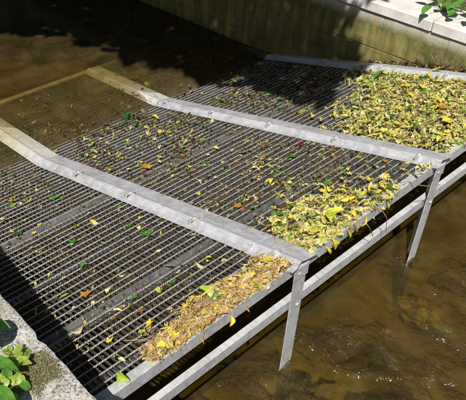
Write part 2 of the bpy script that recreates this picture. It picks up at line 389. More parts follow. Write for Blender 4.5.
# ------------------------------------------------------------------ the rack
RK = empty('trash_rack', (0, 0, 0))
tag(RK, 'galvanised steel trash rack of three sloping grating panels dipping into the stream', 'trash rack')
def twisted(length, r, turn=.030):
    n = int(length/turn*6); vs, fs = [], []
    for i in range(n+1):
        a = 2*math.pi*i/6/2
        for k in range(4):
            an = a + k*math.pi/2
            vs.append((r*math.cos(an), length*i/n, r*math.sin(an)))
    for i in range(n):
        for k in range(4): fs.append((i*4+k, i*4+(k+1) % 4, (i+1)*4+(k+1) % 4, (i+1)*4+k))
    return vs, fs
PANELS = [(-1.262, -.02, 'near'), (.02, 1.28, 'middle'), (1.32, 2.73, 'far')]
SHEETS = [(-.495, -.02), (-1.515, -.545), (XW, -1.57), (XE+.03, XW-.02)]
BP, RP = .0272, .0585
cos = math.cos(ANG); 
for (y0, y1, pn) in PANELS:
    rodme = pydata('cross_rod', *twisted(y1-y0, .0042), M_ROD)
    rodwet = pydata('cross_rod_wet', *twisted(y1-y0, .0042), M_SLIMEBAR_SHADE)
    for si, (x0, x1) in enumerate(SHEETS):
        wet = si == 3
        ang = ANG2 if wet else ANG
        Ln = (x1-x0)/math.cos(ang)
        drop = [0, .002, -.006, 0][si]
        # sheet frame: the two banding bars; local x runs down-slope from x1 towards x0
        fm = M_SLIMEBAR_SHADE if wet else M_UNDER
        me = box('grating_sheet', (-.006, y0, -.032), (0, y1, .002), fm)
        sh = link('grating_sheet', me, None, RK)
        sh.location = (x1, 0, rz(x1) + drop); sh.rotation_euler = (0, ang, 0)
        inst('end_bar', box('end_bar', (-Ln, y0, -.032), (-Ln+.006, y1, .002), fm), sh)
        nb = int((y1-y0)/BP)
        if wet or pn == 'far':
            bm = bmesh.new()
            for k in range(nb):
                yy = y0+.01+k*BP; r = bmesh.ops.create_cube(bm, size=1)
                for v in r['verts']:
                    v.co = Vector(((-Ln+.007 if v.co.x < 0 else -.007), yy+(.0032 if v.co.y > 0 else 0), (-.017 if v.co.z < 0 else 0)))
            me = bpy.data.meshes.new('bearing_bars'); bm.to_mesh(me); bm.free(); me.materials.append(M_SLIMEBAR_SHADE if wet else M_BAR)
            tag(link('bearing_bars', me, None, sh), kind='stuff')
        else:
            bme = box('bearing_bar', (-Ln+.007, -.0016, -.017), (-.007, .0016, 0), M_BAR)
            for k in range(nb):
                inst('bearing_bar', bme, sh, (0, y0+.012+k*BP+random.uniform(-.002, .002), random.uniform(-.0015, .001)), (0, 0, random.uniform(-.0015, .0015)))
        nr = int((Ln-.02)/RP)
        st = (Ln - nr*RP)/2
        for k in range(nr+1):
            inst('cross_rod', rodwet if wet else rodme, sh, (-st-k*RP+random.uniform(-.002, .002), y0, .0012+random.uniform(-.001, .001)), (0, random.uniform(0, 1.5), random.uniform(-.0022, .0022)))
# support angles below the sheet joints
for xj, wd in ((-.145, .05), (-.52, .07), (-1.03, .05), (-1.55, .10), (-2.08, .05)):
    me = extrude_profile('support_angle', [(-wd/2, 0), (wd/2, 0), (wd/2, -.006), (-wd/2+.006, -.006), (-wd/2+.006, -.05), (-wd/2, -.05)], 'y', -1.27, 2.80, M_UNDER)
    o = inst('support_angle', me, RK, (xj, 0, rz(xj)-.0385), (0, ANG, 0))
# front beam (channel) and lower rail (angle), bottom bar
link('front_beam', extrude_profile('front_beam', [(-.05, -.002), (.004, -.002+.014), (.004, -.064), (-.05, -.064), (-.05, -.058), (-.002, -.058), (-.002, -.006), (-.05, -.010)],
     'y', -1.275, 2.98, M_FRAME, .0012), None, RK).location = (0, 0, H)
link('lower_rail', extrude_profile('lower_rail', [(-.048, .508), (-.012, .508), (-.012, .438), (-.018, .438), (-.018, .502), (-.048, .502)], 'y', -1.275, 2.98, M_FRAME, .0012), None, RK)
link('bottom_bar', box('bottom_bar', (XE-.02, -1.27, ZE-.03), (XE+.03, PW+.1, ZE+.02), M_SLIMEY, .004), None, RK)
link('bottom_bar', box('bottom_bar', (XE-.02, PW+.1, ZE-.03), (XE+.03, Y3, ZE+.02), M_SLIMEBAR_SHADE, .004), None, RK)  # far half in the darker steel, shade put into its colour
# cover strips with clips
def strip(y, hi_x, seams, name='cover_strip', endhang=0):
    # cross-section (local y, z): flat plate, raised fold and outer flange
    prof = [(.100, -.006), (.100, .006), (.094, .011), (-.010, .025), (-.024, .032), (-.034, .032), (-.064, .012), (-.070, .008), (-.100, .003),
            (-.100, .000), (-.069, .004), (-.062, .008), (-.033, .028), (-.025, .028), (-.010, .021), (.092, .007), (.097, .003), (.097, -.006)]
    XS = XW+.24 if y == 0 else XW+.04; zs = H+XS*TS+.0045
    edges = [XS] + seams + [hi_x]
    for i in range(len(edges)-1):
        a, b2 = edges[i], edges[i+1]
        l = (b2-a)/math.cos(ANG)
        me = extrude_profile('cover_strip', prof, 'x', -l - (.02 if i else 0), 0, M_STRIP)
        o = inst('cover_strip', me, RK, (b2, y, H+b2*TS*(1 if b2 < .1 else 1)+.004+.0035*(i % 2)), (0, ANG, 0))
        for cx in (-2.57, -1.96, -1.345, -.73, -.12):
            if a < cx < b2:
                d = (cx-b2)/math.cos(ANG)
                bm = bmesh.new()
                for (lo, hi) in (((-.013, -.074, .0335), (.013, .002, .0375)), ((-.013, -.079, .006), (.013, -.074, .0375)), ((-.013, .002, .024), (.013, .007, .0375))):
                    r = bmesh.ops.create_cube(bm, size=1)
                    for v in r['verts']: v.co = Vector([lo[q] if v.co[q] < 0 else hi[q] for q in range(3)])
                r = bmesh.ops.create_cone(bm, segments=6, radius1=.010, radius2=.010, depth=.009, cap_ends=True)
                for v in r['verts']: v.co += Vector((0, -.036, .0420))
                cm = bpy.data.meshes.new('clip'); bm.to_mesh(cm); bm.free(); cm.materials.append(M_CLIP)
                inst('clip', cm, o, (d, 0, 0), (0, 0, random.uniform(-.12, .12)))
    # the part below the water line, coated with algae; far strip coloured darker for shade
    a2 = -math.atan((zs-ZE-(.05 if y == 0 else .01))/(XS-XE)); l = (XS-XE)/math.cos(a2)
    me = extrude_profile('cover_strip', prof, 'x', -l, 0, M_SLIME if y < 2 else M_SLIMEBAR_SHADE)
    inst('cover_strip', me, RK, (XS, y, zs), (0, a2, 0))
strip(0, .035, [-2.22, -.27]); strip(PW, .035, [-.62]); strip(Y3, .035, [-1.42, -.78])
# posts: steel angles cut square to the ground
for y in (0, PW, Y3+.02):
    me = extrude_profile('post', [(.006, -.046), (.012, -.046), (.012, .046), (-.05, .046), (-.05, .040), (.006, .040)], 'z', -.06, H-.012, M_FRAME, .001)
    link('post', me, None, RK).location = (0, y+.002, 0)
    pf = extrude_profile('post_foot', [(.006, -.046), (.012, -.046), (.012, .046), (-.05, .046), (-.05, .040), (.006, .040)], 'z', -.60, -.061, M_SLIMEBAR_SHADE)
    link('post_foot', pf, None, RK).location = (0, y+.002, 0)
    g = box('gusset', (.0125, -.055, H-.10), (.0175, .055, H-.015), M_FRAME, .001)
    inst('gusset', g, RK, (0, y, 0))
    for (yy, zz) in ((-.015, H-.06), (.015, .475)):
        bm = bmesh.new(); bmesh.ops.create_cone(bm, segments=6, radius1=.009, radius2=.009, depth=.012, cap_ends=True)
        me = bpy.data.meshes.new('bolt'); bm.to_mesh(me); bm.free(); me.materials.append(M_CLIP)
        inst('bolt', me, RK, (.018 if zz > .6 else .016, y+yy, zz), (0, math.pi/2, 0))

# ------------------------------------------------------------------ leaves
def leaf_shape(kind, curl=.25, bend=.2, seed=0):
    """unit-long leaf in xy plane; returns verts, faces"""
    r = random.Random(seed)
    if kind == 'ovate':
        ts = [0, .12, .3, .5, .7, .87, 1]; wd = [0, .17, .29, .30, .22, .11, 0]
    elif kind == 'narrow':
        ts = [0, .15, .35, .55, .75, .9, 1]; wd = [0, .08, .12, .125, .09, .045, 0]
    elif kind == 'round':
        ts = [0, .08, .25, .5, .75, .92, 1]; wd = [.0, .24, .40, .45, .36, .18, 0]
    if kind in ('ovate', 'narrow', 'round'):
        vs, fs = [], []
        for t_, w_ in zip(ts, wd):
            z = bend*(4*t_*(1-t_))*.5 + r.uniform(-.02, .02)
            for sgn in (-1, 0, 1):
                w2 = w_*r.uniform(.88, 1.08)
                vs.append((t_-.5 , sgn*w2, z + (abs(sgn)*w_*curl*1.4) + (r.uniform(-.03, .03) if sgn else 0)))
        n = len(ts)
        for i in range(n-1):
            for k in (0, 1): fs.append((i*3+k, (i+1)*3+k, (i+1)*3+k+1, i*3+k+1))
        # stalk
        b0 = len(vs); vs += [(-.5, -.012, 0), (-.5, .012, 0), (-.72, .008, r.uniform(-.03, .06)), (-.72, -.008, 0)]; fs.append((b0, b0+1, b0+2, b0+3))
        return vs, fs
    # lobed (maple / ivy like): fan of 5 lobes
    lobes = [(-125, .26), (-108, .36), (-84, .25), (-66, .40), (-50, .45), (-30, .30), (-12, .46), (0, .57), (13, .44), (30, .29), (49, .46), (68, .38), (85, .24), (107, .35), (126, .25)]
    vs = [(-.15, 0, .03)]; fs = []
    ring = [(-.24, -.04)] + [(-.15+math.cos(math.radians(a))*l*r.uniform(.85, 1.12)*1.1, math.sin(math.radians(a))*l*r.uniform(.85, 1.12)) for a, l in lobes] + [(-.24, .04)]
    for (x, y) in ring: vs.append((x, y, curl*(x*x+y*y)*1.1 + bend*y*y*.8 + r.uniform(-.04, .04)))
    for i in range(1, len(ring)): fs.append((0, i, i+1))
    b0 = len(vs); vs += [(-.2, -.012, 0), (-.2, .012, 0), (-.6, .008, .05), (-.6, -.008, .05)]; fs.append((b0, b0+1, b0+2, b0+3))
    return vs, fs
KINDS = ['ovate', 'narrow', 'round', 'lobed']
VAR = {k: [leaf_shape(k, random.uniform(-.5, .7), random.uniform(-.6, .6), i*7+hash_) for i in range(5)] for hash_, k in enumerate(KINDS)}
def rackmat(x, y, dz, yaw, tilt=(0, 0), scale=.05):
    a = ANG if x > XW else ANG2
    return (Matrix.Translation((x, y, rz(x)+dz)) @ Matrix.Rotation(a, 4, 'Y') @ Matrix.Rotation(tilt[0], 4, 'X') @ Matrix.Rotation(tilt[1], 4, 'Y')
            @ Matrix.Rotation(yaw, 4, 'Z') @ Matrix.Scale(scale, 4))
def litter(name, items, m, label, cat='leaves'):
    """items: list of (matrix, kind)"""
    V, F = [], []; base = 0
    for M, k in items:
        vs, fs = random.choice(VAR[k]); A = np.array(M)
        P = np.array(vs)*np.array([random.uniform(.6, 1.25), random.uniform(.55, 1.25), random.uniform(.6, 2.2)])
        P = P + rng.normal(0, .045, P.shape); P[:, 2] += random.gauss(0, .5)*P[:, 0]**2 + random.gauss(0, .6)*P[:, 0]*P[:, 1]
        Q = P @ A[:3, :3].T + A[:3, 3]
        V.append(Q); F += [tuple(i+base for i in f) for f in fs if not (len(f) == 4 and f[0] == len(vs)-4 and k != 'lobed')]; base += len(vs)
    V = np.concatenate(V)
    return tag(link(name, pydata(name, V, F, m)), label, cat, kind='stuff')
def rk(): return random.choices(KINDS, (4, 4.5, .8, 5))[0]
def on_strip(y): return any(abs(y-q) < .10 for q in (0, PW, Y3))
# 1. thick litter on the far panel
it = []
def far_dens(x, y):
    xb = -.95 + .22*noise.noise(Vector((y*2.2, 3, 0))) - .52*(y-1.4)/1.2
    return 1 if x > xb+.15 else (.35 if x > xb-.05 else 0)
n = 0
while n < 4600:
    x, y = random.uniform(-1.7, .0), random.uniform(1.385, 2.655)
    if random.random() > far_dens(x, y): continue
    n += 1; k = rk()
    it.append((rackmat(x, y, random.uniform(.004, .035) + .012*noise.noise(Vector((x*5, y*5, 1))), random.uniform(0, 6.3), (random.gauss(0, .35), random.gauss(0, .35)), random.choice((random.uniform(.018, .035), random.uniform(.03, .065)))), k))
litter('leaf_litter', it, LITTER, 'thick carpet of yellow and brown fallen leaves covering the far grating panel')
# 2. bank of litter along the front edge of the middle panel
it = []; n = 0
while n < 1020:
    x, y = -abs(random.gauss(0, .26)), random.uniform(.085, 1.22)
    lim = -.17 - .36*max(0, 1-abs(y-.36)/.40) + .10*noise.noise(Vector((y*5, 8, 0))) if y < .85 else -.15+.05*noise.noise(Vector((y*8, 8, 0)))
    if x < lim and random.random() > .10: continue
    if noise.noise(Vector((x*7, y*7, 12))) < -.08+.25*(y > .7) and random.random() > .2: continue
    if y > .9 and random.random() > .45: continue
    n += 1; d = math.exp(x/.12)
    it.append((rackmat(x, y, random.uniform(.002, .012+.035*d), random.uniform(0, 6.3), (random.gauss(0, .4), random.gauss(0, .4)), random.choice((random.uniform(.018, .035), random.uniform(.03, .075)))), rk()))
litter('leaf_litter', it, LITTER, 'drift of yellow leaves along the front edge of the middle grating panel')
# 3. bank of litter along the front edge of the near panel
it = []; n = 0
while n < 1900:
    x, y = -abs(random.gauss(0, .12)), random.uniform(-.93, -.06)
    lim = -.20 + .06*noise.noise(Vector((y*6, 5, 0))) + .10*max(0, (-y-.55)/.4)
    if x < lim and random.random() > .04: continue
    n += 1; d = math.exp(x/.1)
    it.append((rackmat(x, y, random.uniform(.002, .012+.045*d), random.uniform(0, 6.3), (random.gauss(0, .45), random.gauss(0, .45)), random.uniform(.018, .046)), rk()))
litter('leaf_litter', it, EDGEL, 'bleached tan leaf litter heaped on the front edge of the near grating panel')
# 4. rotting fragments lodged in the grating
it = []
def bits(n, xa, xb, ya, yb, s0, s1, thr, sink=(-.012, .008)):
    c = 0
    while c < n:
        x, y = random.uniform(xa, xb), random.uniform(ya, yb)
        f = noise.noise(Vector((x*2.6, y*2.6, 4)))+.5*noise.noise(Vector((x*8, y*8, 4)))
        if f < thr+random.uniform(-.25, .25): continue
        c += 1
        it.append((rackmat(x, y, random.uniform(*sink), random.uniform(0, 6.3), (random.gauss(0, .5), random.gauss(0, .5)), random.uniform(s0, s1)), rk()))
bits(3800, -2.62, -.3, .1, 1.2, .010, .034, .05)
bits(2600, -2.62, -.3, .1, 1.2, .008, .022, -.5, (-.02, .004))
bits(1100, -.9, 0, .1, 1.2, .012, .034, -.2)
litter('leaf_fragments', it, BITS, 'brown and green rotting leaf fragments caught in the middle grating panel')
it = []
bits(2400, -2.62, -1.2, 1.4, 2.65, .014, .042, .02)
litter('leaf_fragments', it, BITS, 'dark leaf fragments caught in the shaded upper part of the far grating panel')
it = []
bits(1500, -2.5, -.2, -1.2, -.1, .008, .026, .05); bits(800, -2.5, -.2, -1.2, -.1, .008, .018, -.5, (-.02, .002)); bits(220, -2.6, -2.0, -1.2, -.1, .015, .035, -.2)
litter('leaf_fragments', it, BITS, 'scattered brown leaf crumbs caught in the near grating panel')
it = []
bits(1500, -3.7, -2.5, -1.2, 2.6, .02, .06, .0, (0, .02))
litter('sodden_leaves', it, BITS, 'sodden dark leaves on the rack along the waterline')

it = []
for k in range(330):
    x, y = random.uniform(-2.6, -.1), random.uniform(.11, 1.19)
    if noise.noise(Vector((x*3, y*3, 15))) < random.uniform(-.3, .15): continue
    it.append((rackmat(x, y, random.uniform(.0, .015), random.uniform(0, 6.3), (random.gauss(0, .5), random.gauss(0, .5)), random.uniform(.028, .055)), rk()))
litter('leaf_scraps', it, LITTER, 'crumpled yellow and green leaf scraps strewn over the middle grating panel')
it = []
for k in range(110):
    x, y = random.uniform(-2.5, -.15), random.uniform(-1.1, -.1)
    it.append((rackmat(x, y, random.uniform(-.005, .01), random.uniform(0, 6.3), (random.gauss(0, .5), random.gauss(0, .5)), random.uniform(.018, .042)), rk()))
litter('leaf_scraps', it, LITTER, 'a few crumpled leaf scraps strewn over the near grating panel')
# individually visible leaves, each a thing
CAMP = Vector((1.3173, -1.9203, 3.0341))
F_ = 644.564; RC = Matrix.Rotation(.754277, 3, 'Z') @ Matrix.Rotation(.886278, 3, 'X') @ Matrix.Rotation(.0673099, 3, 'Z')
def rackxy(px, py):                                      # where a leaf noted at a pixel of the photograph lies on the rack plane
    d = RC @ Vector(((px-233)/F_, -(py-200)/F_, -1)); t_ = (H + CAMP.x*TS - CAMP.z)/(d.z-d.x*TS)
    p = CAMP + d*t_; return p.x, p.y
LM = {}
def leaf_me(kind, colour, i):
    key = (kind, colour, i)
    if key not in LM:
        vs, fs = VAR[kind][i % 5]; LM[key] = pydata('leaf', vs, fs, L[colour])
    return LM[key]
def leaf(x, y, kind, colour, size, label, group=None, dz=.012, yaw=None, tilt=None):
    o = bpy.data.objects.new('fallen_leaf', leaf_me(kind, colour, random.randrange(5))); C.objects.link(o)
    o.matrix_world = rackmat(x, y, dz, random.uniform(0, 6.3) if yaw is None else yaw, tilt or (random.gauss(0, .18), random.gauss(0, .18)), size)
    return tag(o, label, 'leaf', group)
U = [  # px, py, kind, colour, size, label, dz
 (205, 298, 'ovate', 'lime', .125, 'bright lime leaf, the longest, at the upper edge of the near front litter', .03),
 (214, 302, 'round', 'green', .075, 'dark green leaf touching the long lime leaf at the near front litter', .04),
 (202, 306, 'ovate', 'grey', .09, 'grey green limp leaf beneath the long lime leaf', .02),
 (266, 266, 'lobed', 'yellow', .105, 'yellow lobed leaf beside the front end of the near cover strip', .04),
 (247, 283, 'lobed', 'pale', .11, 'large pale yellow leaf on the middle of the near front litter', .05),
 (426, 151, 'lobed', 'yellow', .085, 'bright yellow leaf lying on the front end of the middle cover strip', .045),
 (124, 381, 'ovate', 'lime', .085, 'lime green leaf standing on the front beam nearest the concrete wall', .03),
 (150, 328, 'lobed', 'yellow', .07, 'yellow leaf at the lower left tip of the near front litter', .03),
 (142, 336, 'lobed', 'lime', .06, 'lime leaf at the lower left tip of the near front litter', .03),
 (174, 341, 'lobed', 'yellow', .07, 'yellow leaf on the front litter right above the beam edge, lower left', .04),
 (147, 236, 'lobed', 'green', .11, 'largest green leaf flat on the near grating panel below the cover strip', .012),
 (161, 234, 'narrow', 'yellow', .06, 'narrow yellow leaf just right of the largest green leaf on the near panel', .012),
 (202, 265, 'ovate', 'pale', .085, 'pale yellow oval leaf alone on the near grating toward the front', .015),
 (193, 237, 'lobed', 'palegreen', .075, 'pale green leaf near the lower edge of the near cover strip', .015),
 (170, 267, 'lobed', 'palegreen', .08, 'grey green lobed leaf in the centre of the near grating panel', .012),
 (73, 243, 'lobed', 'green', .085, 'bright green leaf alone on the left of the near grating panel', .012),
 (55, 199, 'lobed', 'green', .085, 'green leaf under the upper part of the near cover strip', .012),
 (18, 235, 'lobed', 'dkgreen', .10, 'dark green leaf at the far left of the near grating panel', .012),
 (129, 226, 'ovate', 'green', .06, 'small green leaf upper left of the largest green leaf on the near panel', .012),
 (133, 299, 'lobed', 'green', .055, 'small green leaf between two joints of the near grating toward the wall', .012),
 (65, 298, 'ovate', 'lime', .07, 'lime leaf near the shadow of the concrete wall', .015),
 (86, 296, 'lobed', 'orange', .085, 'orange tan leaf next to the lime leaf near the wall shadow', .012),
 (118, 313, 'narrow', 'pale', .07, 'thin cream leaf alone on the near grating toward the wall', .015),
 (77, 331, 'ovate', 'pale', .07, 'curled cream leaf at the edge of the wall shadow', .018),
 (122, 362, 'ovate', 'pale', .045, 'small cream leaf in the front corner by the concrete wall', .015),
 (93, 223, 'round', 'yellow', .05, 'small yellow leaf right of the lone green leaf on the near panel', .012),
 (2, 220, 'ovate', 'pale', .07, 'pale leaf at the left margin of the near grating', .012),
 (300, 146, 'lobed', 'red', .11, 'dark red leaf below the middle cover strip', .014),
 (238, 208, 'lobed', 'orange', .085, 'star shaped orange brown leaf above the near cover strip', .014),
 (243, 154, 'lobed', 'grey', .10, 'grey dry leaf in the centre of the middle grating panel', .014),
 (322, 186, 'round', 'green', .085, 'green round leaf at the left end of the middle front litter', .03),
 (360, 203, 'lobed', 'palegreen', .10, 'bluish green leaf on the middle front litter near the beam', .045),
 (291, 158, 'lobed', 'green', .11, 'large green leaf just below the dark red leaf', .013),
 (273, 185, 'narrow', 'pale', .09, 'cream narrow leaf in the front half of the middle grating', .014),
 (256, 160, 'narrow', 'pale', .07, 'thin yellow leaf right of the grey dry leaf', .014),
 (128, 118, 'lobed', 'dkgreen', .18, 'large dark green leaf clump at the waterline of the middle panel', .02),
 (155, 119, 'narrow', 'yellow', .13, 'long yellow leaf right of the dark green clump near the waterline', .014),
 (146, 168, 'lobed', 'orange', .12, 'orange leaf above the middle of the near cover strip', .014),
 (150, 170, 'ovate', 'yellow', .06, 'yellow leaf resting on the orange leaf above the near cover strip', .024),
 (173, 143, 'lobed', 'yellow', .10, 'yellow green leaf in the upper middle grating panel', .014),
 (302, 113, 'lobed', 'lime', .10, 'bright lime leaf on the far panel beside the middle cover strip', .014),
 (379, 82, 'ovate', 'green', .14, 'large green leaf on top of the far litter beside the far cover strip', .05),
 (384, 89, 'lobed', 'palegreen', .12, 'pale green leaf on the far litter below the large green leaf', .045),
 (319, 92, 'narrow', 'orange', .14, 'long orange brown leaf on the shaded upper far panel', .014),
 (404, 91, 'lobed', 'yellow', .13, 'large yellow leaf in the middle of the far litter', .055),
 (436, 75, 'lobed', 'yellow', .15, 'largest yellow leaf at the back of the far litter', .055),
 (345, 115, 'ovate', 'palegreen', .08, 'pale green leaf at the left tip of the far litter', .02),
 (366, 127, 'lobed', 'yellow', .10, 'yellow leaf on the far litter right behind the middle cover strip', .045),
 (430, 133, 'narrow', 'pale', .22, 'long pale curled leaf on the far litter above the middle strip end', .06),
 (444, 128, 'lobed', 'yellow', .13, 'yellow leaf overlapping the long pale curled leaf', .065),
 (441, 113, 'lobed', 'orange', .13, 'tan orange leaf on the far litter toward the front beam', .05),
 (330, 222, 'lobed', 'lime', .11, 'yellow green leaf on the lower end of the middle front litter', .05),
 (313, 238, 'lobed', 'yellow', .10, 'yellow leaf nearest the near strip end on the middle front litter', .05),
 (384, 181, 'lobed', 'yellow', .085, 'yellow leaf on the beam side of the middle front litter, right part', .04),
 (388, 203, 'lobed', 'yellow', .085, 'yellow leaf overhanging the front beam of the middle panel', .03),
]
for (px, py, k, c_, s_, lb, dz) in U:
    x, y = rackxy(px, py)
    tl = (random.gauss(0, .2), random.gauss(0, .2))
    if 'standing' in lb: tl = (1.0, .2)
    leaf(x, y, k, c_, s_*.85, lb, None, dz, None, tl)
def short(l):
    for a, b2 in (('lying on the near grating panel away from the litter', 'on the near panel'), ('lying on the near grating panel', 'on the near panel'), ('among the debris on the middle grating panel', 'on the middle panel'),
                  ('on the upper part of the far grating panel', 'on the upper far panel'), ('on top of the thick litter of the far panel', 'on the far litter'),
                  ('on top of the front drift of the middle panel', 'on the middle drift'), ('on top of the front litter of the near panel', 'on the near litter'), ('small ', ''), ('bright ', '')): l = l.replace(a, b2)
    return l.replace('yellow green', 'lime').replace('orange brown', 'orange')
def scatter(n, xr, yr, colour, label, group, s=(.030, .055), dz=.010, kinds=None, test=None):
    c = 0
    while c < n:
        x, y = random.uniform(*xr), random.uniform(*yr)
        if on_strip(y) or (test and not test(x, y)): continue
        c += 1
        base, sp = (0, 'near') if y < PW/2 else (PW, 'middle') if y < PW+.75 else (Y3, 'far')
        k_ = min(range(5), key=lambda q: abs((-2.57, -1.96, -1.345, -.73, -.12)[q]-x)); d_ = abs(y-base)
        wh = ['waterline', 'second', 'third', 'fourth', 'front'][k_]
        near = 'close to' if d_ < .30 else 'off' if d_ < .50 else 'far off'
        leaf(x, y, kinds or rk(), colour, random.uniform(*s), f'{short(label)}, {near} the {wh} clip of the {sp} strip', group, dz)
nr, md = ((-2.45, -.22), (-1.1, -.11)), ((-2.5, -.15), (.11, 1.19))
scatter(9, *nr, 'yellow', 'small yellow leaf lying on the near grating panel away from the litter', 'small yellow leaves on the near grating')
scatter(9, *nr, 'pale', 'small cream leaf lying on the near grating panel away from the litter', 'small cream leaves on the near grating')
scatter(7, *nr, 'brown', 'small brown leaf lying on the near grating panel', 'small brown leaves on the near grating')
scatter(6, *nr, 'green', 'small green leaf lying on the near grating panel', 'small green leaves on the near grating')
scatter(20, *md, 'yellow', 'small yellow leaf among the debris on the middle grating panel', 'small yellow leaves on the middle grating')
scatter(14, *md, 'pale', 'small cream leaf among the debris on the middle grating panel', 'small cream leaves on the middle grating', (.022, .045))
scatter(9, *md, 'brown', 'small brown leaf among the debris on the middle grating panel', 'small brown leaves on the middle grating', (.04, .07))
scatter(7, *md, 'orange', 'orange brown leaf among the debris on the middle grating panel', 'orange brown leaves on the middle grating', (.04, .07))
scatter(14, *md, 'green', 'green leaf among the debris on the middle grating panel', 'green leaves on the middle grating', (.04, .075))
scatter(9, *md, 'lime', 'lime leaf among the debris on the middle grating panel', 'lime leaves on the middle grating', (.03, .055))
up = ((-2.5, -1.5), (1.42, 2.6))
scatter(10, *up, 'green', 'green leaf on the upper part of the far grating panel', 'green leaves on the upper far grating', (.04, .08))
scatter(6, *up, 'orange', 'orange brown leaf on the upper part of the far grating panel', 'orange brown leaves on the upper far grating', (.04, .08))
scatter(8, *up, 'yellow', 'small yellow leaf on the upper part of the far grating panel', 'yellow leaves on the upper far grating', (.03, .05))
fr_ = ((-1.15, -.05), (1.42, 2.62))
scatter(34, *fr_, 'yellow', 'bright yellow leaf on top of the thick litter of the far panel', 'yellow leaves on top of the far litter', (.045, .09), .045)
scatter(14, *fr_, 'lime', 'yellow green leaf on top of the thick litter of the far panel', 'yellow green leaves on top of the far litter', (.04, .07), .045)
scatter(6, *fr_, 'brown', 'brown leaf on top of the thick litter of the far panel', 'brown leaves on top of the far litter', (.05, .08), .042)
mf = ((-.35, -.02), (.12, .9))
scatter(24, *mf, 'yellow', 'bright yellow leaf on top of the front drift of the middle panel', 'yellow leaves on top of the middle front drift', (.045, .08), .04)
scatter(8, *mf, 'pale', 'cream leaf on top of the front drift of the middle panel', 'cream leaves on top of the middle front drift', (.045, .07), .04)
scatter(7, (-.15, -.02), (-.9, -.12), 'pale', 'cream leaf on top of the front litter of the near panel', 'cream leaves on top of the near front litter', (.045, .07), .045)
scatter(6, (-.15, -.02), (-.9, -.12), 'yellow', 'yellow leaf on top of the front litter of the near panel', 'yellow leaves on top of the near front litter', (.04, .07), .045)
V, F = [], []
for k in range(520):
    if k % 5 < 3: x, y, dz = -abs(random.gauss(0, .09)), random.uniform(-.92, -.06), random.uniform(.01, .055)
    elif k % 5 == 3: x, y, dz = -abs(random.gauss(0, .2)), random.uniform(.1, .95), random.uniform(.01, .045)
    else: x, y, dz = random.uniform(-1.1, -.02), random.uniform(1.42, 2.6), random.uniform(.03, .05)
    a = random.uniform(0, 6.3); l = random.uniform(.012, .04); c1, c2 = math.cos(a)*l, math.sin(a)*l
    vs, fs = tube([(x-c1, y-c2, rz(min(0, x-c1))+dz), (x+random.uniform(-.004, .004), y, rz(x)+dz+random.uniform(0, .008)), (x+c1, y+c2, rz(min(0, x+c1))+dz)], [.0013, .001, .0006], 3)
    b0 = len(V); V += vs; F += [tuple(i+b0 for i in f) for f in fs]
tag(link('leaf_stalks', pydata('leaf_stalks', V, F, M_STRAW)), 'fine dry stalks and straw tangled through the leaf litter', 'stalks', kind='stuff')
# leaves hanging over the beam
for k in range(16):
    y = random.choice([random.uniform(.05, .75), random.uniform(-.9, -.1), random.uniform(.1, .8)])
    c_ = random.choice(['pale', 'lime', 'brown', 'yellow', 'orange'])
    o = bpy.data.objects.new('fallen_leaf', leaf_me(random.choice(['ovate', 'narrow']), c_, k)); C.objects.link(o)
    o.matrix_world = Matrix.Translation((.014, y, H-.015-random.uniform(0, .03))) @ Matrix.Rotation(1.2+random.uniform(-.2, .3), 4, 'Y') @ Matrix.Rotation(random.uniform(-.7, .7), 4, 'Z') @ Matrix.Scale(random.uniform(.045, .075), 4)
    nm = {'pale': 'cream', 'lime': 'yellow green', 'brown': 'brown', 'yellow': 'yellow', 'orange': 'orange brown'}[c_]
    tag(o, f'{nm} leaf hanging over the front beam, ' + ('below the near panel' if y < 0 else 'left part of the middle panel' if y < .45 else 'right part of the middle panel'), 'leaf', f'{nm} leaves hanging over the front beam')
# twigs
def twig(pts, r, label, colour=M_TWIG, group=None):
    vs, fs = tube(pts, [r*(1-.6*i/len(pts)) for i in range(len(pts))], 6)
    return tag(link('twig', pydata('twig', vs, fs, colour, True)), label, 'twig', group)
def rp(px, py, dz):
    x, y = rackxy(px, py); return (x, y, rz(x)+dz)
twig([rp(406, 128, .05), rp(413, 133, .075), rp(420, 140, .07), rp(425, 150, .05)], .007, 'green grey stalk leading to the yellow leaf on the middle strip end', M_STEM)
twig([rp(418, 138, .06), rp(424, 132, .08), rp(432, 128, .075), rp(440, 121, .06)], .004, 'thin brown twig crossing the far litter near the middle strip end')
twig([rp(270, 232, .03), rp(273, 240, .032), rp(276, 247, .030)], .003, 'thin brown twig lying across the near cover strip')
twig([(.00, .62, H+.02), (.03, .66, H-.01), (.05, .70, H-.08), (.05, .73, H-.20)], .003, 'thin twig dangling from the front beam beside the far post')
twig([(.00, .95, H+.03), (.035, 1.0, H+.0), (.07, 1.04, H-.01), (.11, 1.13, H-.02)], .003, 'thin twig poking out past the front beam toward the far post')
twig([(.02, .50, H+.0), (.04, .54, H-.06), (.045, .60, H-.16)], .003, 'thin twig hanging down from the middle front drift')
